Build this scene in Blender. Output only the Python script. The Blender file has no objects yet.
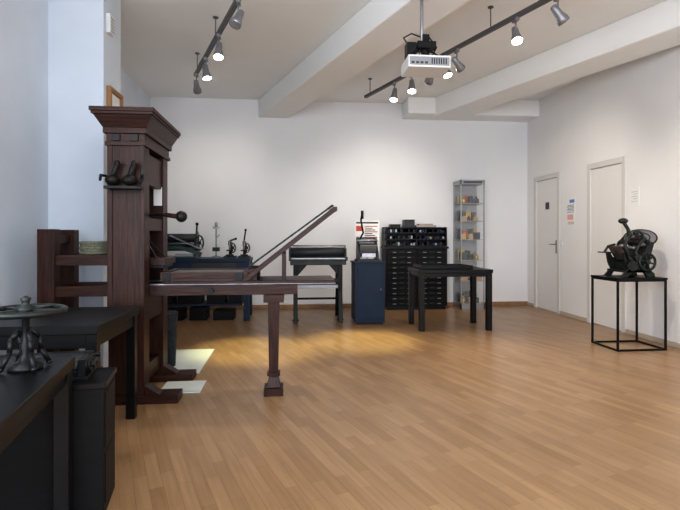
import bpy, bmesh, math, random
from mathutils import Vector, Matrix, Euler
random.seed(3)
sc = bpy.context.scene
try:
    sc.view_settings.view_transform = 'Standard'
    sc.view_settings.look = 'Medium High Contrast'
    sc.view_settings.exposure = 0.24
except Exception: pass

# ------------------------------------------------------------ materials
def mat(name, col, rough=0.5, metal=0.0, var=0.0, scale=8.0, stretch=(1,1,1), bump=0.0, emis=None, estr=0.0, alpha=1.0, spec=0.5):
    m = bpy.data.materials.new(name); m.use_nodes = True
    nt = m.node_tree; b = nt.nodes['Principled BSDF']
    b.inputs['Roughness'].default_value = rough
    b.inputs['Metallic'].default_value = metal
    b.inputs['Specular IOR Level'].default_value = spec
    b.inputs['Base Color'].default_value = (*col, 1)
    if emis:
        b.inputs['Emission Color'].default_value = (*emis, 1); b.inputs['Emission Strength'].default_value = estr
    if alpha < 1: b.inputs['Alpha'].default_value = alpha
    if var > 0 or bump > 0:
        tc = nt.nodes.new('ShaderNodeTexCoord'); mp = nt.nodes.new('ShaderNodeMapping')
        mp.inputs['Scale'].default_value = stretch
        nz = nt.nodes.new('ShaderNodeTexNoise'); nz.inputs['Scale'].default_value = scale
        nz.inputs['Detail'].default_value = 5
        nt.links.new(tc.outputs['Object'], mp.inputs['Vector']); nt.links.new(mp.outputs[0], nz.inputs['Vector'])
        if var > 0:
            rp = nt.nodes.new('ShaderNodeValToRGB')
            rp.color_ramp.elements[0].position = .3; rp.color_ramp.elements[1].position = .7
            rp.color_ramp.elements[0].color = (*[c*(1-var) for c in col], 1)
            rp.color_ramp.elements[1].color = (*[min(1, c*(1+var)) for c in col], 1)
            nt.links.new(nz.outputs['Fac'], rp.inputs[0]); nt.links.new(rp.outputs[0], b.inputs['Base Color'])
        if bump > 0:
            bp = nt.nodes.new('ShaderNodeBump'); bp.inputs['Strength'].default_value = bump; bp.inputs['Distance'].default_value = .01
            nt.links.new(nz.outputs['Fac'], bp.inputs['Height']); nt.links.new(bp.outputs[0], b.inputs['Normal'])
    return m

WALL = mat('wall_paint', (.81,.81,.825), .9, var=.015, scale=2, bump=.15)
WALLB = mat('wall_cool_light_tint', (.66,.71,.78), .9, var=.04, scale=2, bump=.2)  # white wall with the dim, cool window light put into its colour
WALLR = mat('wall_paint_warm', (.82,.805,.795), .9, var=.015, scale=2, bump=.15)
CEIL = mat('ceiling_paint', (.86,.865,.855), .9, var=.01, scale=2)
DOORM = mat('door_paint', (.79,.77,.75), .5)
DOORF = mat('door_frame_paint', (.66,.64,.62), .5)
SKIRT = mat('baseboard_oak', (.30,.17,.09), .45, var=.2, scale=10)
SKIRTW = mat('baseboard_pale', (.50,.42,.34), .5)
PW = mat('press_oak_dark', (.034,.012,.0075), .42, var=.55, scale=9, stretch=(6,6,.6), bump=.2, spec=.28)
PWH = mat('press_oak_dark_horizontal', (.036,.013,.008), .42, var=.55, scale=9, stretch=(.6,6,6), bump=.2, spec=.28)
IRON = mat('cast_iron', (.012,.013,.014), .42, .4, var=.3, scale=20, spec=.35)
GIRON = mat('grey_green_cast_iron', (.019,.023,.021), .38, .3, var=.35, scale=16, spec=.4)
TEAL = mat('machine_green_enamel', (.028,.058,.052), .35, .1, var=.2, scale=10)
STEEL = mat('worn_steel', (.30,.30,.32), .32, .9, var=.2, scale=14)
SILV = mat('grey_metal', (.30,.31,.33), .4, .6)
BLACK = mat('black_lacquer', (.005,.005,.006), .36, var=.2, scale=5, spec=.3)
BLACK2 = mat('black_panel', (.006,.006,.007), .55, var=.25, scale=6, stretch=(1,1,8), spec=.25)
FRAME = mat('black_frame_steel', (.006,.006,.007), .4, .3, spec=.3)
NAVY = mat('navy_paint', (.009,.024,.056), .5, var=.1, scale=6, spec=.3)
NAVYT = mat('blue_bench_paint', (.009,.024,.055), .45, var=.1, spec=.3)
LEATH = mat('black_leather', (.012,.009,.008), .5, bump=.3, scale=40, spec=.3)
CANV = mat('tympan_canvas', (.13,.11,.10), .85, var=.1, scale=30)
STONE = mat('press_stone', (.06,.055,.055), .5, var=.2)
ROPE = mat('strap_webbing', (.16,.16,.11), .9, var=.3, scale=60)
WHITE = mat('white_plastic', (.75,.75,.74), .4)
PAPER = mat('paper', (.82,.82,.80), .8)
RED = mat('print_red', (.50,.07,.05), .6)
BLUE = mat('print_blue', (.10,.22,.5), .6)
PINK = mat('print_pink', (.75,.40,.40), .6)
INK = mat('print_ink', (.06,.06,.06), .6)
BRASS = mat('brass', (.5,.33,.10), .35, .9)
LAMPG = mat('lamp_grey', (.26,.26,.28), .4, .5)
RAILM = mat('rail_grey', (.11,.11,.12), .45, .4)
GLOW = mat('lamp_glow', (1,1,1), .5, emis=(1,.93,.8), estr=22)
OFFG = mat('lamp_reflector', (.6,.6,.62), .2, .8)
BOARD = mat('floor_board_pale', (.62,.65,.62), .55, var=.06, scale=3)
ALU = mat('vitrine_aluminium', (.38,.39,.41), .35, .7)
GREY = mat('dark_grey_paint', (.030,.033,.038), .42, spec=.35)
GOLDW = mat('frame_wood', (.30,.15,.06), .5)
BINM = mat('bin_blue_grey', (.012,.020,.030), .7, var=.6, scale=30, bump=.6)
WOODL = mat('light_wood', (.42,.27,.14), .5, var=.15, scale=8)
GLASS = mat('cabinet_glass', (.85,.9,.92), .05, alpha=.07)

def floor_mat():
    m = bpy.data.materials.new('oak_strip_parquet'); m.use_nodes = True
    nt = m.node_tree; b = nt.nodes['Principled BSDF']; N = nt.nodes.new; L = nt.links.new
    tc = N('ShaderNodeTexCoord'); mp = N('ShaderNodeMapping'); mp.inputs['Rotation'].default_value = (0,0,math.radians(70.4))
    L(tc.outputs['Object'], mp.inputs['Vector'])
    br = N('ShaderNodeTexBrick'); br.offset = .37; br.offset_frequency = 2
    br.inputs['Scale'].default_value = 1; br.inputs['Brick Width'].default_value = .44; br.inputs['Row Height'].default_value = .068
    br.inputs['Mortar Size'].default_value = .0011; br.inputs['Mortar Smooth'].default_value = .3; br.inputs['Bias'].default_value = 0
    br.inputs['Color1'].default_value = (.40,.245,.128,1); br.inputs['Color2'].default_value = (.305,.178,.088,1)
    br.inputs['Mortar'].default_value = (.20,.11,.055,1)
    L(mp.outputs[0], br.inputs['Vector'])
    mp2 = N('ShaderNodeMapping'); mp2.inputs['Scale'].default_value = (2.5,40,1); L(mp.outputs[0], mp2.inputs['Vector'])
    nz = N('ShaderNodeTexNoise'); nz.inputs['Scale'].default_value = 1; nz.inputs['Detail'].default_value = 6
    L(mp2.outputs[0], nz.inputs['Vector'])
    rp = N('ShaderNodeValToRGB'); rp.color_ramp.elements[0].position=.3; rp.color_ramp.elements[1].position=.7
    rp.color_ramp.elements[0].color = (.85,.83,.81,1); rp.color_ramp.elements[1].color = (1.06,1.06,1.06,1)
    L(nz.outputs['Fac'], rp.inputs[0])
    mx = N('ShaderNodeMixRGB'); mx.blend_type='MULTIPLY'; mx.inputs[0].default_value = 1
    L(br.outputs['Color'], mx.inputs[1]); L(rp.outputs[0], mx.inputs[2]); L(mx.outputs[0], b.inputs['Base Color'])
    b.inputs['Roughness'].default_value = .32; b.inputs['Specular IOR Level'].default_value = .5
    return m
FLOORM = floor_mat()

# ------------------------------------------------------------ mesh builder
class MB:
    def __init__(s): s.bm = bmesh.new(); s.mats = []; s.T = Matrix.Identity(4)
    def mi(s, m):
        if m not in s.mats: s.mats.append(m)
        return s.mats.index(m)
    def _add(s, co, faces, m, smooth=False, M=None):
        X = s.T @ M if M is not None else s.T
        vs = [s.bm.verts.new(X @ Vector(c)) for c in co]; i = s.mi(m)
        for k, f in enumerate(faces):
            try: fc = s.bm.faces.new([vs[j] for j in f])
            except ValueError: continue
            fc.material_index = i
            fc.smooth = smooth and len(f) <= 4
    def box(s, x0,x1,y0,y1,z0,z1, m, M=None):
        co = [(x0,y0,z0),(x1,y0,z0),(x1,y1,z0),(x0,y1,z0),(x0,y0,z1),(x1,y0,z1),(x1,y1,z1),(x0,y1,z1)]
        s._add(co, [(0,3,2,1),(4,5,6,7),(0,1,5,4),(1,2,6,5),(2,3,7,6),(3,0,4,7)], m, M=M)
    def bx(s, c, size, m, rot=(0,0,0)):
        M = Matrix.Translation(c) @ Euler(rot).to_matrix().to_4x4()
        a,b,d = [v/2 for v in size]; s.box(-a,a,-b,b,-d,d,m,M)
    def frus(s, x0,x1,y0,y1,z0,  X0,X1,Y0,Y1,z1, m):
        co = [(x0,y0,z0),(x1,y0,z0),(x1,y1,z0),(x0,y1,z0),(X0,Y0,z1),(X1,Y0,z1),(X1,Y1,z1),(X0,Y1,z1)]
        s._add(co, [(0,3,2,1),(4,5,6,7),(0,1,5,4),(1,2,6,5),(2,3,7,6),(3,0,4,7)], m)
    def beam(s, p0, p1, w, t, m, up=(0,0,1)):
        p0=Vector(p0); p1=Vector(p1); d=(p1-p0); L=d.length; d.normalize()
        u=Vector(up); r=d.cross(u)
        if r.length<1e-4: r=d.cross(Vector((0,1,0)))
        r.normalize(); u=r.cross(d)
        M=Matrix((( d.x,r.x,u.x,p0.x),(d.y,r.y,u.y,p0.y),(d.z,r.z,u.z,p0.z),(0,0,0,1)))
        s.box(0,L,-w/2,w/2,-t/2,t/2,m,M)
    def lathe(s, prof, m, p=(0,0,0), axis=(0,0,1), seg=20):
        a=Vector(axis).normalized(); q=Vector((0,0,1)).rotation_difference(a).to_matrix().to_4x4()
        M=Matrix.Translation(p)@q
        co=[];f=[]
        for r,z in prof:
            for k in range(seg):
                t=2*math.pi*k/seg; co.append((r*math.cos(t),r*math.sin(t),z))
        n=len(prof)
        for i in range(n-1):
            for k in range(seg):
                k2=(k+1)%seg; f.append((i*seg+k,i*seg+k2,(i+1)*seg+k2,(i+1)*seg+k))
        if prof[0][0]>1e-5: f.append(tuple(reversed(range(seg))))
        if prof[-1][0]>1e-5: f.append(tuple((n-1)*seg+k for k in range(seg)))
        s._add(co,f,m,True,M)
    def cyl(s, p0, p1, r, m, r2=None, seg=16):
        p0=Vector(p0); p1=Vector(p1); s.lathe([(r,0),(r if r2 is None else r2,(p1-p0).length)],m,p0,p1-p0,seg)
    def sph(s, c, r, m, sc_=(1,1,1), seg=16):
        pr=[(r*math.sin(math.pi*i/10)*1.0+1e-6, -r*math.cos(math.pi*i/10)) for i in range(11)]
        M0=s.T; s.T=s.T@Matrix.Translation(c)@Matrix.Diagonal((*sc_,1)); s.lathe(pr,m,seg=seg); s.T=M0
    def tor(s, c, R, r, m, axis=(0,0,1), seg=32, rs=8):
        a=Vector(axis).normalized(); q=Vector((0,0,1)).rotation_difference(a).to_matrix().to_4x4(); M=Matrix.Translation(c)@q
        co=[];f=[]
        for i in range(seg):
            t=2*math.pi*i/seg
            for j in range(rs):
                p=2*math.pi*j/rs; co.append(((R+r*math.cos(p))*math.cos(t),(R+r*math.cos(p))*math.sin(t),r*math.sin(p)))
        for i in range(seg):
            for j in range(rs):
                i2=(i+1)%seg;j2=(j+1)%rs; f.append((i*rs+j,i2*rs+j,i2*rs+j2,i*rs+j2))
        s._add(co,f,m,True,M)
    def wheel(s, c, R, r, m, axis, spokes=6, hub=.02):
        s.tor(c,R,r,m,axis); a=Vector(axis).normalized(); c=Vector(c)
        u=a.orthogonal().normalized(); v=a.cross(u)
        for k in range(spokes):
            t=2*math.pi*k/spokes; s.cyl(c,c+(u*math.cos(t)+v*math.sin(t))*R,r*.7,m,seg=8)
        s.cyl(c-a*r*2,c+a*r*2,hub,m)
    def prism(s, pts, ext, m, smooth=False):
        n=len(pts); e=Vector(ext); co=[Vector(p) for p in pts]+[Vector(p)+e for p in pts]
        f=[tuple(range(n)),tuple(range(2*n-1,n-1,-1))]+[(i,(i+1)%n,n+(i+1)%n,n+i) for i in range(n)]
        s._add(co,f,m)
    def tube(s, pts, r, m, seg=10):
        for a,b in zip(pts,pts[1:]): s.cyl(a,b,r,m,seg=seg)
        for p in pts[1:-1]: s.sph(p,r,m,seg=seg)
    def done(s, name, bevel=.003, origin=None):
        bmesh.ops.recalc_face_normals(s.bm, faces=s.bm.faces)
        xs=[v.co for v in s.bm.verts]
        o=Vector(((min(v.x for v in xs)+max(v.x for v in xs))/2,(min(v.y for v in xs)+max(v.y for v in xs))/2,min(v.z for v in xs)))
        if origin is not None: o=Vector(origin)
        for v in s.bm.verts: v.co -= o
        me=bpy.data.meshes.new(name); s.bm.to_mesh(me); s.bm.free()
        for m in s.mats: me.materials.append(m)
        ob=bpy.data.objects.new(name,me); ob.location=o; sc.collection.objects.link(ob)
        if bevel>0:
            md=ob.modifiers.new('bevel','BEVEL'); md.width=bevel; md.segments=1; md.limit_method='ANGLE'; md.angle_limit=math.radians(50)
        return ob

# ------------------------------------------------------------ room shell
RX=4.34; BY=8.80; CZ=3.64; FY=-2.2
b=MB(); b.box(-2.7,4.6,FY-.2,9.0,-.1,0,FLOORM); b.done('floor',0,origin=(0,0,0))
b=MB(); b.box(-2.7,4.6,FY-.2,9.0,CZ,CZ+.12,CEIL); b.done('ceiling',0)
b=MB(); b.box(-2.7,4.6,BY,BY+.15,0,CZ,WALL); b.done('wall_back',0)
LW=(-1.9,1.1,.8,3.1)
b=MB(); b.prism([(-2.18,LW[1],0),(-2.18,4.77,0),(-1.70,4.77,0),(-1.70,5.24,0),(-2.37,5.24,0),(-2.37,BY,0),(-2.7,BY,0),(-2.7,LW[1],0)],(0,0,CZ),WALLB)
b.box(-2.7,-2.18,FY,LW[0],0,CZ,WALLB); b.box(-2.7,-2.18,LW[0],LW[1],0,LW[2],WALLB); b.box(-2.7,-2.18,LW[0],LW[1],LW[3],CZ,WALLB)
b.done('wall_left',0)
D1=(6.14,6.89); D2=(7.735,8.50); DZ=2.26
b=MB()
for y0,y1,z0,z1 in [(FY,D1[0]-.05,0,CZ),(D1[1]+.05,D2[0]-.05,0,CZ),(D2[1]+.05,BY,0,CZ),(D1[0]-.05,D1[1]+.05,DZ+.05,CZ),(D2[0]-.05,D2[1]+.05,DZ+.05,CZ)]:
    b.box(RX,RX+.2,y0,y1,z0,z1,WALLR)
b.done('wall_right',0)
b=MB()
WZ0,WZ1=.7,3.1; W=[(-1.7,.3),(1.3,3.3)]
b.box(-2.7,4.6,FY-.15,FY,0,WZ0,WALL); b.box(-2.7,4.6,FY-.15,FY,WZ1,CZ,WALL)
b.box(-2.7,W[0][0],FY-.15,FY,WZ0,WZ1,WALL); b.box(W[0][1],W[1][0],FY-.15,FY,WZ0,WZ1,WALL); b.box(W[1][1],4.6,FY-.15,FY,WZ0,WZ1,WALL)
b.done('wall_front',0)
for i,(x0,x1) in enumerate(W):
    b=MB()
    for a,c in [(x0,x0+.06),(x1-.06,x1),((x0+x1)/2-.03,(x0+x1)/2+.03)]: b.box(a,c,FY-.1,FY-.04,WZ0,WZ1,WHITE)
    b.box(x0,x1,FY-.1,FY-.04,WZ0,WZ0+.06,WHITE); b.box(x0,x1,FY-.1,FY-.04,WZ1-.06,WZ1,WHITE); b.box(x0,x1,FY-.1,FY-.04,2.3,2.36,WHITE)
    b.done('window_%d'%(i+1),.002)
b=MB()
for a,c in [(LW[0],LW[0]+.06),(LW[1]-.06,LW[1]),(-.43,-.37)]: b.box(-2.40,-2.34,a,c,LW[2],LW[3],WHITE)
b.box(-2.40,-2.34,LW[0],LW[1],LW[2],LW[2]+.06,WHITE); b.box(-2.40,-2.34,LW[0],LW[1],LW[3]-.06,LW[3],WHITE); b.done('window_3',.002)
def cbeam(name,x_back,w,z,y0=FY,y1=BY,mt=CEIL,xmax=RX):
    k=.356
    def xl(y): return x_back+(BY-y)*k
    P=[(xl(y1),y1),(xl(y1)+w,y1)]
    yb=BY-(xmax-x_back-w)/k
    ya=BY-(xmax-x_back)/k
    if yb>y0:
        P+=[(xmax,yb)]
        if ya>y0: P+=[(xmax,ya)]
        else: P+=[(xmax,y0),(xl(y0),y0)]
    else: P+=[(xl(y0)+w,y0),(xl(y0),y0)]
    b=MB(); b.prism([(x,y,z) for x,y in P],(0,0,CZ-z),mt); return b.done(name,.01)
cbeam('beam_ceiling',-.55,.52,3.33)
cbeam('beam_ceiling.001',2.31,.55,3.33,y1=8.35)
b=MB(); b.box(2.0,RX,8.35,BY,3.36,CZ,CEIL); b.done('beam_back',.01)
b=MB(); b.box(-2.37,RX,BY-.02,BY,0,.07,SKIRT); b.done('baseboard_back')
b=MB()
for y0,y1 in [(FY,D1[0]-.06),(D1[1]+.06,D2[0]-.06),(D2[1]+.06,BY-.02)]: b.box(RX-.015,RX,y0,y1,0,.06,SKIRTW)
b.done('baseboard_right')
b=MB(); b.box(-2.37,-2.35,5.24,BY-.02,0,.07,SKIRT); b.box(-2.18,-2.16,FY,4.75,0,.07,SKIRT); b.box(-2.16,-1.70,4.75,4.77,0,.07,SKIRT); b.done('baseboard_left')
for i,(y0,y1) in enumerate([D1,D2]):
    b=MB()
    b.box(RX+.02,RX+.07,y0+.03,y1-.03,.01,DZ-.03,DOORM)
    b.box(RX-.010,RX+.1,y0-.048,y0+.03,0,DZ+.048,DOORF); b.box(RX-.010,RX+.1,y1-.03,y1+.048,0,DZ+.048,DOORF); b.box(RX-.010,RX+.1,y0+.03,y1-.03,DZ-.03,DZ+.048,DOORF)
    hy=y0+.09
    b.box(RX+.008,RX+.02,hy-.02,hy+.02,.98,1.2,SILV)
    b.tube([(RX+.01,hy,1.13),(RX-.045,hy,1.13),(RX-.045,hy+.12,1.13)],.009,SILV)
    if i==1: b.box(RX+.012,RX+.02,(y0+y1)/2-.06,(y0+y1)/2+.06,1.72,1.84,INK)
    b.done('door_%d'%(i+1),.004)
b=MB(); b.box(RX-.012,RX,7.60,7.67,1.1,1.18,WHITE); b.box(RX-.018,RX-.012,7.615,7.655,1.115,1.165,WHITE); b.done('light_switch')
b=MB(); b.box(RX-.004,RX,7.24,7.52,1.42,1.86,PAPER)
b.box(RX-.006,RX-.004,7.30,7.46,1.52,1.60,PINK); b.box(RX-.006,RX-.004,7.27,7.40,1.78,1.83,BLUE)
for k in range(6): b.box(RX-.006,RX-.004,7.28,7.48-.03*(k%2),1.63+.022*k,1.638+.022*k,BLUE if k<2 else INK)
for k in range(2): b.box(RX-.006,RX-.004,7.28,7.45,1.45+.025*k,1.458+.025*k,RED)
b.done('wall_poster',0)
b=MB(); b.box(RX-.004,RX,5.84,6.02,1.64,1.88,PAPER)
for k in range(5): b.box(RX-.006,RX-.004,5.87,5.98-.03*(k%2),1.70+.03*k,1.704+.03*k,SILV)
b.done('notice_sheet',0)
b=MB(); b.box(-1.70,-1.66,4.83,4.95,3.15,3.33,WHITE)
for k in range(5): b.box(-1.662,-1.655,4.845,4.935,3.17+.03*k,3.18+.03*k,SILV)
b.done('air_vent')
b=MB(); b.box(-1.70,-1.685,4.86,5.18,2.16,2.62,PAPER)
for a in [(4.84,4.88,2.14,2.66),(5.16,5.20,2.14,2.66),(4.88,5.16,2.62,2.66),(4.88,5.16,2.14,2.18)]: b.box(-1.70,-1.66,*a[:2],*a[2:],GOLDW)
b.done('picture_frame')

# ------------------------------------------------------------ wooden hand press
b=MB()
XA,XB=-1.345,-1.09
for y0,y1 in [(3.87,4.02),(4.45,4.60)]:
    b.box(XA,XB,y0,y1,.05,2.06,PW)
    b.box(-1.44,-.84,y0-.015,y1+.015,0,.06,PWH)
    b.prism([(-1.09,y0+.02,.06),(-.98,y0+.02,.06),(-1.09,y0+.02,.13)],(0,y1-y0-.04,0),PWH)
b.box(XA-.006,XA+.03,3.862,3.87,.62,2.0,PW); b.box(XB-.03,XB+.006,3.862,3.87,.62,2.0,PW)
b.box(XA-.02,XB+.02,3.85,4.62,1.93,1.96,PWH)
b.box(XA-.03,XB+.03,3.84,4.63,2.02,2.06,PWH)
b.box(XA-.01,XB+.01,3.86,4.61,1.96,2.02,PWH)
b.frus(XA-.03,XB+.03,3.84,4.63,2.06, XA-.085,XB+.075,3.795,4.675,2.15,PWH)
b.box(XA-.095,XB+.085,3.785,4.685,2.15,2.17,PWH)
b.box(XA-.105,XB+.095,3.775,4.695,2.17,2.20,PWH)
for k in range(2): b.box(XA+.03+.13*k,XA+.09+.13*k,3.845,3.86,1.965,2.015,BLACK)
b.box(XA+.015,XB-.015,4.02,4.45,1.66,1.90,PWH)
b.box(XA+.01,XB-.01,4.02,4.45,1.30,1.40,PWH)
b.box(XA+.01,XB-.01,4.02,4.45,.60,.79,PWH)
b.box(XA+.03,XB-.03,4.02,4.45,.12,.24,PWH)
b.cyl((-1.22,4.235,1.06),(-1.22,4.235,1.68),.032,IRON)
for k in range(7): b.tor((-1.22,4.235,1.47+.025*k),.034,.007,IRON,seg=20)
b.box(-1.28,-1.16,4.17,4.30,1.12,1.42,IRON)
b.box(-1.43,-.98,4.06,4.42,1.03,1.08,PWH); b.box(-1.41,-1.0,4.08,4.40,1.005,1.03,IRON)
for sx in(-1.37,-1.05):
    for sy in (4.10,4.37): b.beam((sx,sy,1.07),(-1.22,4.235,1.3),.012,.012,IRON)
b.tube([(-1.22,4.235,1.43),(-1.10,4.12,1.43),(-.98,4.05,1.425),(-.90,4.03,1.42)],.014,IRON)
b.cyl((-.98,4.05,1.425),(-.87,4.02,1.41),.017,PW,r2=.02)
b.sph((-.845,4.01,1.41),.045,LEATH)
b.box(-1.17,-1.10,4.442,4.45,1.52,1.68,PAPER)
for y0,y1 in [(4.03,4.09),(4.38,4.44)]:
    b.box(-1.80,.06,y0,y1,.79,.87,PWH)
    b.box(-1.80,XA,y0,y1,1.03,1.11,PWH)
    b.box(-1.915,-1.79,y0-.02,y1+.02,0,1.31,PW)
for x in (-1.86,-1.5,-.75,-.3,0.0): b.box(x,x+.06,4.09,4.38,.80,.86,PWH)
b.box(-1.88,-1.82,4.1,4.37,1.2,1.27,PWH); b.box(-1.88,-1.82,4.1,4.37,.4,.47,PWH)
b.box(-1.78,-1.36,4.09,4.38,1.085,1.105,PWH)
b.box(-1.2,.3,4.05,4.07,.87,.882,STEEL); b.box(-1.2,.3,4.40,4.42,.87,.882,STEEL)
b.box(-.98,.36,4.0,4.47,.882,.905,PWH)
b.box(-1.0,-.33,3.985,4.485,.905,.925,PWH)
for a in [(-1.0,-.965,3.985,4.485),(-.365,-.33,3.985,4.485),(-.965,-.365,3.985,4.015),(-.965,-.365,4.455,4.485)]: b.box(*a,.925,.975,PWH)
b.box(-.965,-.365,4.015,4.455,.925,.965,STONE)
for x in (-.95,-.40): b.box(x-.03,x+.03,3.978,3.986,.91,.97,IRON)
b.box(-.36,-.26,4.02,4.05,.905,1.0,PW); b.box(-.36,-.26,4.42,4.45,.905,1.0,PW)
b.beam((-.05,4.03,.90),(-.05,4.03,1.12),.03,.02,PW); b.beam((-.05,4.44,.90),(-.05,4.44,1.12),.03,.02,PW); b.box(-.065,-.035,4.03,4.44,1.10,1.125,PWH)
hx,hz=-.33,.93; tx,tz=.36,1.475
d=Vector((tx-hx,0,tz-hz)).normalized(); n=Vector((-d.z,0,d.x))
for y in (3.995,4.475): b.beam((hx,y,hz),(tx,y,tz),.035,.035,PWH)
L=(Vector((tx,0,tz))-Vector((hx,0,hz))).length
for t in (.0,L): 
    p=Vector((hx,0,hz))+d*t; b.beam((p.x,3.98,p.z),(p.x,4.49,p.z),.03,.035,PWH)
c=Vector((hx,4.235,hz))+d*L/2
b.bx(c,(L,.46,.006),CANV,(0,-math.atan2(d.z,d.x),0))
f0=Vector((tx,0,tz))+n*.035; f1=Vector((hx+.06,0,hz+.02))+n*.085
for y in (4.0,4.47): b.beam((f0.x,y,f0.z),(f1.x,y,f1.z),.02,.014,IRON)
for q in (f0,f0.lerp(f1,.5),f1): b.beam((q.x,4.0,q.z),(q.x,4.47,q.z),.02,.012,IRON)
c=(f0+f1)/2; b.bx((c.x,4.235,c.z),((f1-f0).length,.47,.003),CANV,(0,-math.atan2((f0-f1).z,(f0-f1).x),0))
b.cyl((-.62,3.99,.83),(-.62,4.44,.83),.02,IRON)
b.box(-.21,-.05,3.99,4.47,.73,.79,PWH)
b.frus(-.165,-.095,4.0,4.07,.12,-.175,-.085,3.99,4.08,.73,PW)
b.frus(-.185,-.075,3.98,4.09,.06,-.165,-.095,4.0,4.07,.14,PW)
b.box(-.205,-.055,3.95,4.12,0,.06,PW); b.box(-.18,-.08,3.985,4.085,.15,.175,PW)
b.box(-1.335,-1.10,3.74,3.862,1.60,1.62,IRON)
b.box(-1.33,-1.11,3.855,3.862,1.60,1.78,PW)
for x in (-1.29,-1.17):
    b.sph((x,3.79,1.665),.05,LEATH,(1,1,.8)); b.cyl((x,3.79,1.69),(x+.03,3.80,1.78),.016,LEATH,r2=.022); b.sph((x+.032,3.80,1.79),.022,LEATH)
b.tube([(-1.34,3.86,1.70),(-1.37,3.79,1.70),(-1.36,3.75,1.66)],.01,IRON); b.tube([(-1.10,3.86,1.70),(-1.07,3.79,1.70),(-1.08,3.75,1.64)],.01,IRON)
b.done('wooden_hand_printing_press',.004)
b=MB()
for k in range(5): b.tor((-1.565+.004*(k%2),4.235,1.12+.02*k+.002),.115-.004*(k%2),.013,ROPE,rs=8)
for k in range(4): b.tor((-1.565,4.235,1.12+.02*k),.088,.013,ROPE,rs=8)
b.done('webbing_coil',0)
b=MB(); b.box(-1.55,-.83,4.68,5.65,0,.012,BOARD); b.box(-1.05,-.72,4.10,4.42,0,.01,BOARD) ; b.done('floor_protection_board',.002)
b=MB(); b.lathe([(.09,0.012),(.11,.50),(.115,.52),(.11,.53),(.095,.5),(.08,.03)],BINM,(-1.19,4.95,0),seg=24); b.done('waste_bin',0)

# ------------------------------------------------------------ near-left furniture
def table(b,x0,x1,y0,y1,z,m,th=.05,leg=.06,apron=.08,inset=.01):
    b.box(x0,x1,y0,y1,z-th,z,m)
    for lx in (x0+inset,x1-inset-leg):
        for ly in (y0+inset,y1-inset-leg): b.box(lx,lx+leg,ly,ly+leg,0,z-th,m)
    if apron:
        i=inset+.012
        b.box(x0+i,x1-i,y0+i,y0+i+.02,z-th-apron,z-th,m); b.box(x0+i,x1-i,y1-i-.02,y1-i,z-th-apron,z-th,m)
        b.box(x0+i,x0+i+.02,y0+i,y1-i,z-th-apron,z-th,m); b.box(x1-i-.02,x1-i,y0+i,y1-i,z-th-apron,z-th,m)
b=MB(); table(b,-2.1,-1.05,2.86,3.62,.765,BLACK); b.done('black_table')
R=Matrix.Translation((-.93,2.28,0))@Matrix.Rotation(math.radians(9.4),4,'Z')
b=MB(); b.T=R; table(b,-1.05,0,-1.3,0,.735,BLACK,th=.05,leg=.06,apron=.06); b.done('black_table.001')
b=MB(); b.T=Matrix.Translation((-.872,2.60,0))@Matrix.Rotation(math.radians(9.4),4,'Z')
b.box(-.85,0,-.28,0,0,.575,BLACK2); b.box(-.86,.008,-.285,.008,.575,.60,BLACK)
b.box(0,.004,-.26,-.02,.05,.28,BLACK2); b.box(0,.004,-.26,-.02,.30,.55,BLACK2)
b.done('black_cabinet')
b=MB(); b.T=Matrix.Translation((-.96,2.47,.60))@Matrix.Rotation(math.radians(9.4),4,'Z')
b.box(-.5,.03,-.10,.10,0,.015,IRON)
for x in (-.48,.0): b.box(x-.015,x+.015,-.09,.09,.015,.09,IRON)
for y,z,r in [(-.05,.06,.028),(.02,.06,.028),(.07,.08,.02)]: b.cyl((-.49,y,z),(.02,y,z),r,GREY if r>.02 else IRON); b.cyl((.02,y,z),(.05,y,z),r*.5,IRON)
for y in(-.05,.02): b.lathe([(.034,0),(.034,.012)],IRON,(.022,y,.06),(1,0,0))
b.done('roller_assembly',.002)
b=MB(); b.T=Matrix.Translation((-1.025,2.06,.737))
b.lathe([(.06,0),(.06,.012),(.03,.03),(.016,.06),(.022,.09),(.014,.11),(.014,.21),(.03,.22),(.03,.235)],IRON)
for k in range(4):
    t=math.pi/4+k*math.pi/2; u=Vector((math.cos(t),math.sin(t),0))
    b.tube([u*.02+Vector((0,0,.15)),u*.05+Vector((0,0,.12)),u*.055+Vector((0,0,.07)),u*.085+Vector((0,0,.012))],.010,IRON); b.sph(u*.085+Vector((0,0,.012)),.012,IRON,(1,1,.8))
b.tor((0,0,.225),.135,.012,GIRON); 
for k in range(5):
    t=k*2*math.pi/5; b.beam((0,0,.225),(.13*math.cos(t),.13*math.sin(t),.225),.026,.012,GIRON)
b.lathe([(.035,.22),(.035,.24),(.014,.25),(.014,.262),(.02,.275),(.0,.285)],GIRON)
b.done('iron_handwheel_press',0)

# ------------------------------------------------------------ blue workbench behind press
b=MB(); table(b,-2.2,-.60,7.55,8.2,.93,NAVYT,th=.05,leg=.08,apron=.12)
b.box(-2.1,-.72,7.62,8.1,.22,.25,NAVYT); b.box(-1.45,-.8,7.555,7.56,.77,.87,GREY)
for x,w,h in [(-2.05,.3,.45),(-1.68,.35,.38),(-1.25,.28,.5),(-.93,.2,.3)]: b.box(x,x+w,7.68,8.0,.25,.25+h,BLACK2); b.box(x+.05,x+w-.05,7.67,7.68,.25+h*.6,.25+h*.7,GREY)
for x,w,h in [(-1.95,.35,.16),(-1.5,.25,.19),(-1.15,.3,.14)]: b.box(x,x+w,7.66,8.0,.0,h,BLACK2)
b.done('workbench')
b=MB()
b.box(-1.95,-1.40,7.62,8.05,.932,.96,TEAL)
for x in (-1.93,-1.44): b.prism([(x,7.65,.96),(x,8.0,.96),(x,7.95,1.3),(x,7.85,1.34),(x,7.72,1.15)],(.035,0,0),TEAL)
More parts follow.
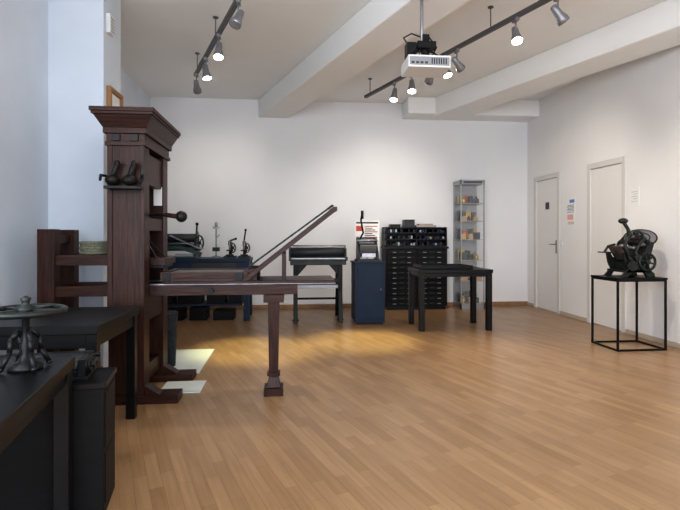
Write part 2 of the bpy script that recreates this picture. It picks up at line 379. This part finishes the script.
b.cyl((-1.93,7.82,1.24),(-1.41,7.82,1.24),.06,GREY); b.cyl((-1.93,7.76,1.08),(-1.41,7.76,1.08),.04,TEAL)
b.cyl((-1.93,7.9,1.15),(-1.41,7.9,1.15),.05,STEEL)
b.bx((-1.56,7.78,1.17),(.50,.3,.015),STEEL,(0,math.radians(24),0))
b.bx((-1.50,7.68,1.05),(.36,.10,.05),TEAL,(0,math.radians(18),0))
b.wheel((-1.38,7.82,1.16),.11,.012,GIRON,(1,-.4,0),5,.02)
b.box(-1.70,-1.45,7.63,7.68,.96,1.0,SILV)
b.tube([(-1.43,7.85,1.28),(-1.43,7.9,1.44)],.014,IRON); b.sph((-1.43,7.9,1.45),.025,IRON)
b.done('cylinder_proof_press',.002)
def leverpress(name,x,y,z,s,lever,mt=GIRON):
    b=MB(); b.T=Matrix.Translation((x,y,z))@Matrix.Scale(s,4)
    b.box(-.12,.12,-.14,.14,0,.04,mt)
    b.prism([(-.03,.10,.03),(-.03,-.02,.03),(-.03,.04,.2),(-.03,-.10,.27),(-.03,-.10,.34),(-.03,.12,.32)],(.06,0,0),mt)
    b.cyl((0,-.08,.16),(0,-.08,.36),.022,STEEL); b.lathe([(.07,0),(.07,.025)],mt,(0,-.08,.14)); b.lathe([(.08,0),(.08,.04)],mt,(0,-.08,.03))
    b.tube([(0,-.08,.35),Vector((0,-.08,.35))+Vector(lever)],.016,mt); b.sph(Vector((0,-.08,.35))+Vector(lever),.026,mt)
    b.wheel((.05,.03,.2),.09,.012,mt,(1,-.6,0),5,.018)
    b.done(name,.002)
leverpress('arbor_press',-.92,7.85,.93,.75,(.12,0,.04))
leverpress('arbor_press.001',-.70,7.82,.93,.75,(.03,0,.22))
b=MB(); b.T=Matrix.Translation((-1.14,7.9,.93))
b.lathe([(.08,0),(.08,.015),(.02,.03),(.012,.06),(.012,.48)],SILV); b.box(-.05,.05,-.015,.015,.45,.48,SILV); b.lathe([(.022,0),(.022,.06),(.0,.08)],SILV,(0,0,.48)); b.tube([(0,0,.3),(.05,0,.36)],.008,SILV)
b.box(-.05,.05,-.05,.05,.1,.16,GIRON)
b.done('type_gauge_stand',.002)

# ------------------------------------------------------------ proof press on iron legs
b=MB()
x0,x1,y0,y1=.0,.82,7.30,7.90
b.box(x0,x1,y0,y1,.84,.90,GIRON); b.box(x0+.03,x1-.03,y0+.03,y1-.03,.90,.915,STEEL)
b.box(x0-.02,x1+.02,y0-.02,y0+.03,.90,.96,GIRON); b.box(x0-.02,x1+.02,y1-.03,y1+.02,.90,.96,GIRON)
b.cyl((x0-.0,y0+.22,1.02),(x1-.0,y0+.22,1.02),.075,GREY,seg=24)
b.box(x0+.02,x1-.02,y0-.026,y0-.02,.925,.945,STEEL)
for x in (x0-.02,x1-.01): 
    b.box(x,x+.03,y0+.12,y0+.32,.93,1.08,GIRON); b.lathe([(.055,0),(.055,.03)],GIRON,(x,y0+.22,1.02),(1,0,0))
b.tube([(x0,y0+.15,1.08),(x0,y0+.15,1.12),(x1,y0+.15,1.12),(x1,y0+.15,1.08)],.012,STEEL)
for x in (x0+.05,x1-.11):
    for s in (0,1):
        ya=y0+.04 if s==0 else y1-.04; yo=y0-.02 if s==0 else y1+.02; yi=y0+.14 if s==0 else y1-.14
        b.prism([(x,ya,.84),(x,yi,.84),(x,(ya+yi)/2+.01,.45),(x,yo+(.04 if s==0 else -.01),.05),(x,yo+(.04 if s==0 else -.01),0),(x,yo-.04+(0 if s==0 else .03),0),(x,(ya+yi)/2-.03,.45)],(.06,0,0),IRON)
    b.beam((x+.03,y0+.08,.5),(x+.03,y1-.08,.5),.03,.04,IRON)
for x0_,s_ in ((x0+.11,1),(x1-.11,-1)):
    b.prism([(x0_,y0+.06,.84),(x0_+s_*.14,y0+.06,.84),(x0_,y0+.06,.68)],(0,.03,0),IRON)
    b.lathe([(.05,0),(.05,.02)],IRON,(x0_-s_*.03,y0+.05,.02),(0,0,1))
b.box(x0+.10,x1-.10,y0+.12,y1-.12,.50,.52,GREY); b.box(x0+.10,x1-.10,y0+.10,y0+.12,.49,.54,SILV)
b.box(x0+.09,x1-.09,y0+.05,y0+.08,.58,.64,IRON)
b.cyl((x0+.09,y0+.1,.34),(x1-.09,y0+.1,.34),.016,IRON)
b.done('proofing_press')

# ------------------------------------------------------------ navy pedestal with small platen press
b=MB(); b.box(.92,1.35,7.06,7.50,.03,.87,NAVY); b.box(.905,1.365,7.045,7.515,.87,.895,NAVY); b.box(.94,1.33,7.08,7.48,0,.03,BLACK)
b.box(.95,1.32,7.052,7.06,.08,.83,NAVY); b.sph((1.29,7.045,.5),.012,SILV); b.done('navy_pedestal_cabinet')
b=MB(); b.T=Matrix.Translation((1.13,7.28,.895))
b.box(-.17,.17,-.16,.16,0,.03,GREY)
for x in (-.15,.12): b.prism([(x,-.14,.03),(x,.14,.03),(x,.12,.30),(x,.06,.36),(x,-.02,.22),(x,-.12,.12)],(.03,0,0),GREY)
b.bx((0,.06,.2),(.24,.02,.26),SILV,(math.radians(-12),0,0)); b.bx((0,-.06,.15),(.24,.02,.2),SILV,(math.radians(28),0,0))
b.cyl((-.15,.0,.3),(.15,.0,.3),.018,STEEL); b.cyl((-.13,-.03,.24),(.13,-.03,.24),.022,IRON)
b.cyl((-.15,.1,.33),(.15,.1,.33),.02,IRON)
b.tube([(-.1,.05,.33),(-.06,0,.42),(-.10,-.04,.6),(-.08,-.04,.72)],.013,IRON); b.cyl((-.08,-.04,.62),(-.08,-.04,.74),.02,IRON)
b.bx((.0,-.15,.09),(.2,.01,.06),STEEL)
b.done('tabletop_platen_press',.002)
b=MB(); b.box(.98,1.36,7.545,7.55,.895+.12,1.50,PAPER)
b.box(1.0,1.10,7.541,7.545,1.34,1.42,RED); b.box(1.0,1.34,7.541,7.545,1.455,1.48,INK)
for k in range(7): b.box(1.13,1.33-.04*(k%3),7.541,7.545,1.24+.028*k,1.252+.028*k,INK if k%3 else RED)
b.box(1.05,1.25,7.541,7.545,1.08,1.22,INK); b.box(1.16,1.19,7.55,7.56,0,1.4,STEEL); b.box(1.0,1.35,7.55,7.75,0,.02,STEEL)
b.done('print_sample_stand',.001)

# ------------------------------------------------------------ type cabinet
b=MB(); x0,x1,y0,y1=1.62,2.70,8.38,8.77
b.box(x0,x1,y0+.03,y1,.06,1.05,BLACK2); b.box(x0+.03,x1-.03,y0+.05,y1-.03,0,.06,BLACK); b.box(x0-.02,x1+.02,y0,y1,1.05,1.085,BLACK)
xm=(x0+x1)/2
for cx0,cx1 in [(x0+.03,xm-.015),(xm+.015,x1-.03)]:
    for k in range(11):
        z=.08+.088*k
        b.box(cx0,cx1,y0+.005,y0+.03,z,z+.070,BLACK2)
        for hx in (cx0+.12,cx1-.12): b.box(hx-.03,hx+.03,y0-.006,y0+.005,z+.022,z+.034,SILV)
        b.box((cx0+cx1)/2-.04,(cx0+cx1)/2+.04,y0+.0,y0+.005,z+.025,z+.042,GREY)
b.done('type_drawer_cabinet',.002)
b=MB(); 
for k,z in enumerate((1.085,1.20,1.31,1.40)):
    b.box(x0,x1,y0+.04,y1-.02,z,z+.02,BLACK)
for x in (x0,xm-.01,x1-.02): b.box(x,x+.02,y0+.04,y1-.02,1.085,1.42,BLACK)
b.box(x0,x1,y1-.02,y1-.01,1.085,1.42,BLACK)
for k in range(22):
    x=x0+.04+.045*k+(.02 if k>11 else 0)
    for z in (1.105,1.22,1.33):
        if random.random()<.75: b.box(x,x+.032,y0+.06,y1-.06,z,z+random.uniform(.035,.06),random.choice([GREY,GREY,BLACK2,SILV,NAVY]))
b.done('galley_rack',.001)
b=MB()
b.box(x0+.35,x0+.52,y0+.08,y1-.1,1.42,1.54,GREY); b.box(x0+.55,x0+.9,y0+.08,y1-.1,1.42,1.455,SILV); b.box(x0+.6,x0+.85,y0+.1,y1-.12,1.455,1.48,WOODL); b.box(x0+.1,x0+.28,y0+.1,y1-.12,1.42,1.47,BLACK)
b.box(x0+.345,x0+.525,y0+.075,y1-.095,1.54,1.55,BLACK)
b.done('printing_supply_boxes',.002)

# ------------------------------------------------------------ display vitrine
b=MB(); x0,x1,y0,y1=2.93,3.36,8.38,8.77; H=2.24
for x in (x0,x1-.02):
    for y in (y0,y1-.02): b.box(x,x+.02,y,y+.02,0,H,ALU)
b.box(x0,x1,y0,y1,0,.10,ALU); b.box(x0,x1,y0,y1,H-.07,H,ALU); b.box(x0+.05,x1-.05,y0-.004,y0,H-.055,H-.025,INK)
b.box(x0+.02,x1-.02,y1-.02,y1-.015,.1,H-.07,SILV)
for z in (.48,.84,1.2,1.52,1.83): b.box(x0+.01,x1-.01,y0+.01,y1-.01,z,z+.010,ALU)
b.box(x0+.02,x1-.02,y0+.004,y0+.008,.1,H-.07,GLASS); b.box(x0+.004,x0+.008,y0+.02,y1-.02,.1,H-.07,GLASS); b.box(x1-.008,x1-.004,y0+.02,y1-.02,.1,H-.07,GLASS)
random.seed(5)
for z in (.1,.49,.85,1.21,1.53,1.84):
  for row in (.05,.2):
    x=x0+.04
    while x<x1-.10:
        w=random.uniform(.05,.10); h=random.uniform(.06,.12)+row*.35
        if random.random()<.6: b.box(x,x+w,y0+row,y0+row+.09,z,z+h,random.choice([BLACK,WOODL,BRASS,GREY,INK,RED,IRON]))
        else: b.lathe([(w/2,0),(w/2,h*.6),(w/5,h*.75),(w/5,h)],random.choice([BRASS,IRON,GREY,WOODL]),(x+w/2,y0+row+.05,z),seg=12)
        x+=w+random.uniform(.015,.05)
b.done('glass_display_cabinet',.001)

# ------------------------------------------------------------ black exhibition table w/ type case
b=MB(); table(b,1.69,2.70,6.44,7.10,.815,BLACK,th=.045,leg=.07,apron=.05); b.done('black_table.002')
b=MB(); b.box(1.75,2.46,6.55,7.0,.815,.83,BLACK2)
for a in [(1.75,1.77,6.55,7.0),(2.44,2.46,6.55,7.0),(1.77,2.44,6.55,6.57),(1.77,2.44,6.98,7.0)]: b.box(*a,.83,.865,BLACK)
for k in range(1,8): b.box(1.77+.084*k,1.776+.084*k,6.57,6.98,.83,.858,BLACK2)
for k in range(1,4): b.box(1.77,2.44,6.57+.1*k,6.576+.1*k,.83,.858,BLACK2)
b.done('type_case',.001)

# ------------------------------------------------------------ exhibit frame plinth + platen press (right)
b=MB(); x0,x1,y0,y1,z=3.55,4.13,5.12,5.60,.80; t=.02
for x in (x0,x1-t):
    for y in (y0,y1-t): b.box(x,x+t,y,y+t,0,z-.02,FRAME)
for zz in (0,z-.04):
    b.box(x0+t,x1-t,y0,y0+t,zz,zz+t,FRAME); b.box(x0+t,x1-t,y1-t,y1,zz,zz+t,FRAME)
    b.box(x0,x0+t,y0+t,y1-t,zz,zz+t,FRAME); b.box(x1-t,x1,y0+t,y1-t,zz,zz+t,FRAME)
b.box(x0-.005,x1+.005,y0-.005,y1+.005,z-.02,z,FRAME); b.done('steel_frame_plinth',.001)
b=MB(); b.T=Matrix.Translation((3.86,5.36,.80))@Matrix.Scale(1.08,4)
I=GIRON
for y in (-.15,.12):
    b.prism([(-.20,y,0),(-.12,y,0),(-.09,y,.05),(.06,y,.05),(.09,y,0),(.18,y,0),(.17,y,.04),(.11,y,.09),(.13,y,.22),(.17,y,.36),(.12,y,.37),(.06,y,.26),(-.02,y,.18),(-.10,y,.20),(-.14,y,.26),(-.17,y,.25),(-.15,y,.14),(-.12,y,.08)],(0,.03,0),I)
b.box(-.15,.13,-.15,.15,.05,.075,I); b.box(-.08,.06,-.12,.12,.075,.15,I)
b.bx((.085,0,.26),(.03,.26,.26),I,(0,math.radians(18),0))
b.bx((-.09,0,.23),(.025,.26,.20),I,(0,math.radians(-32),0))
b.bx((-.115,0,.25),(.012,.2,.17),STEEL,(0,math.radians(-32),0))
ax=Vector((-.35,-.45,.8)).normalized()
b.lathe([(.02,-.05),(.03,-.02),(.15,-.01),(.155,0),(.15,.012),(.02,.014)],STEEL,(.12,0,.40),ax,seg=32)
b.tor(Vector((.12,0,.40))+ax*.006,.152,.009,IRON,ax)
b.tor(Vector((.12,0,.40))+ax*.012,.09,.006,IRON,ax); b.lathe([(.05,.01),(.03,.03),(.01,.04)],IRON,(.12,0,.40),ax)
b.cyl((.12,0,.22),(.12,0,.40),.022,I)
for y in (-.17,.17):
    b.tube([(.03,y*.95,.12),(-.05,y*.98,.26),(.0,y,.36),(.05,y*.95,.40)],.014,I)
    b.lathe([(.045,-.01),(.045,.01)],I,(.03,y*.96,.12),(0,1,0)); b.sph((.05,y*.95,.40),.02,I)
for p in [(.0,.36),(.03,.39),(-.04,.30)]: b.cyl((p[0],-.15,p[1]),(p[0],.15,p[1]),.022,STEEL if p[0]<0 else LEATH)
b.cyl((-.02,-.18,.10),(-.02,.18,.10),.018,I)
b.wheel((.06,-.19,.16),.085,.013,I,(0,1,0),6,.022)
b.lathe([(.055,-.01),(.055,.01)],I,(-.09,-.18,.12),(0,1,0)); b.lathe([(.04,-.012),(.04,.012)],I,(-.03,-.18,.20),(0,1,0))
b.tube([(-.05,-.16,.12),(-.13,-.17,.22),(-.17,-.17,.34),(-.12,-.17,.44),(-.14,-.17,.50),(-.18,-.17,.56)],.018,I)
b.sph((-.19,-.17,.58),.04,I,(1.25,1,.75)); b.sph((-.12,-.17,.44),.028,I)
b.tube([(-.16,.0,.34),(-.24,.0,.32),(-.28,0,.26)],.012,I); b.box(-.30,-.2,-.09,.09,.25,.262,I)
b.tube([(.12,-.05,.43),(.03,-.1,.48),(-.02,-.12,.42)],.01,I); b.sph((.0,-.1,.46),.03,I)
b.done('jobbing_platen_press',.002)

# ------------------------------------------------------------ ceiling tracks & spots
ZT=3.40
bd=Vector((.335,-.942,0)).normalized()
def track(px,py,L,hasn=5,name='lighting_track'):
    b=MB(); p=Vector((px,py,ZT)); b.beam(p,p+bd*L,.045,.04,RAILM)
    for k in range(hasn):
        q=p+bd*(.15+(L-.3)*k/(hasn-1)); b.cyl((q.x,q.y,ZT+.02),(q.x,q.y,CZ),.006,RAILM,seg=8); b.lathe([(.03,0),(.03,.012)],RAILM,(q.x,q.y,CZ-.012))
    b.done(name,.002)
T1=Vector((-1.25,6.79,ZT)); T2=Vector((1.15,7.6,ZT))
track(T1.x,T1.y,5.0); track(T2.x,T2.y,5.5)
T3=Vector((2.75,3.75,ZT)); track(T3.x-.335*.35,T3.y+.942*.05,2.5,3)
def head(p,aim,lit=False,power=0,blend=.6,size=55,col=(1,.91,.78)):
    b=MB(); p=Vector(p); a=(Vector(aim)-p).normalized()
    b.box(p.x-.018,p.x+.018,p.y-.045,p.y+.045,p.z-.05,p.z-.02,LAMPG)
    q=p+Vector((0,0,-.14)); b.cyl(p+Vector((0,0,-.05)),q,.008,LAMPG,seg=8)
    c=q+Vector((0,0,-.03)); k=.88
    b.sph(q,.016,LAMPG)
    b.lathe([(.018*k,-.09*k),(.034*k,-.08*k),(.04*k,-.02*k),(.044*k,.02*k),(.058*k,.07*k),(.062*k,.11*k),(.056*k,.11*k),(.05*k,.08*k)],LAMPG,c,a,seg=20)
    b.lathe([(.054*k,.095*k),(.054*k,.112*k)],GLOW if lit else OFFG,c,a,seg=20)
    ob=b.done('track_spotlight',0)
    if power:
        l=bpy.data.lights.new('spot_lamp','SPOT'); l.energy=power; l.color=col; l.spot_size=math.radians(size); l.spot_blend=blend; l.shadow_soft_size=.05
        o=bpy.data.objects.new('spot_lamp',l); pos=c+a*.12; sc.collection.objects.link(o); o.parent=ob
        o.matrix_parent_inverse=Matrix.Identity(4)
        o.location=pos-ob.location; o.rotation_euler=a.to_track_quat('-Z','Y').to_euler()
YEL=(1,.97,.45)
head(T1+bd*.1,(-1.3,8.8,1.9),True,35,size=85,blend=1)
head(T1+bd*.75,(-.35,5.6,0),True,380,col=YEL,size=32,blend=.9)
head(T1+bd*1.5,(-.8,4.6,.9),True,60)
head(T1+bd*2.35,(-1.6,3.0,0),False,20,size=70,blend=1)  # head drawn unlit; its spot is added fill for the near-left floor
head(T2+bd*.85,(.85,5.95,0),True,420,col=YEL,size=30,blend=.9)
head(T2+bd*1.28,(1.3,5.2,.0),True,120,size=70,blend=1)
head(T2+bd*1.7,(1.5,8.8,1.4),False,120,size=80,blend=1)  # unlit head given an added spot to brighten the back wall
head(T2+bd*1.98,(2.8,4.6,0),True,120,size=70,blend=1)
head(T2+bd*2.2,(4.3,7.2,1.4),True,100,size=80,blend=1)
head(T2+bd*3.1,(2.0,3.0,0),True,30)
head(T2+bd*3.6,(4.34,4.6,1.3),False,90,size=80,blend=1)  # unlit head given an added spot to brighten the right wall
head(T3+bd*.15,(3.6,2.6,.4),True,30)

# projector on ceiling mount
b=MB(); px,py=1.16,4.22; z0=2.67
b.box(px-.18,px+.18,py-.14,py+.14,z0,z0+.10,WHITE)
b.box(px-.17,px+.17,py-.145,py-.14,z0+.015,z0+.085,SILV)
for k in range(7): b.box(px+.015+.02*k,px+.025+.02*k,py-.148,py-.144,z0+.025,z0+.075,GREY)
for k in range(4): b.box(px-.155+.038*k,px-.13+.038*k,py-.148,py-.144,z0+.025,z0+.045,INK)
b.lathe([(.04,0),(.045,.03),(.035,.03)],GREY,(px-.09,py+.14,z0+.05),(0,1,0))
b.box(px-.12,px+.1,py-.1,py+.1,z0+.10,z0+.115,BLACK)
for sx,sy in [(-.15,-.1),(.1,-.1),(-.15,.1),(.1,.1)]: b.beam((px+sx,py+sy,z0+.10),(px-.03,py,z0+.23),.025,.015,BLACK)
b.box(px-.17,px-.09,py-.05,py+.05,z0+.12,z0+.24,BLACK); b.box(px-.08,px+.08,py-.06,py+.06,z0+.19,z0+.25,BLACK); b.box(px-.03,px+.03,py-.03,py+.03,z0+.11,z0+.32,BLACK)
b.cyl((px-.03,py,z0+.24),(px-.03,py,3.32),.014,SILV); b.lathe([(.06,0),(.06,.012)],SILV,(px-.03,py,3.318))
b.tube([(px-.14,py,z0+.22),(px-.19,py,z0+.29),(px-.12,py,z0+.33),(px-.03,py,z0+.30)],.006,BLACK)
b.tube([(px+.05,py-.02,z0+.12),(px+.1,py,z0+.22),(px+.03,py,z0+.31),(px-.03,py,z0+.28)],.006,BLACK)
b.done('ceiling_projector',.003)

# ------------------------------------------------------------ lights
def area(name,loc,rot,sx,sy,e,col):
    l=bpy.data.lights.new(name,'AREA'); l.shape='RECTANGLE'; l.size=sx; l.size_y=sy; l.energy=e; l.color=col
    o=bpy.data.objects.new(name,l); o.location=loc; o.rotation_euler=[math.radians(r) for r in rot]; sc.collection.objects.link(o)
area('window_daylight',(-.7,FY+.03,1.9),(90,0,0),1.9,2.3,95,(.76,.87,1))
area('window_daylight.001',(2.3,FY+.03,1.9),(90,0,0),1.9,2.3,80,(.93,.96,1))
area('window_daylight.002',(-2.22,-.4,1.95),(90,0,-90),2.8,2.2,120,(.97,.98,1))
w=bpy.data.worlds.new('World'); sc.world=w; w.use_nodes=True
nt=w.node_tree; bg=nt.nodes['Background']
bg.inputs[0].default_value=(.75,.86,1,1); bg.inputs[1].default_value=1.0

cam=bpy.data.cameras.new('camera'); cam.sensor_width=36; cam.lens=26.47; cam.shift_y=-18/680; cam.clip_start=.05
co=bpy.data.objects.new('camera',cam); co.location=(0,0,1.25); co.rotation_euler=(math.radians(90),0,math.radians(-5.7)); sc.collection.objects.link(co)
sc.camera=co
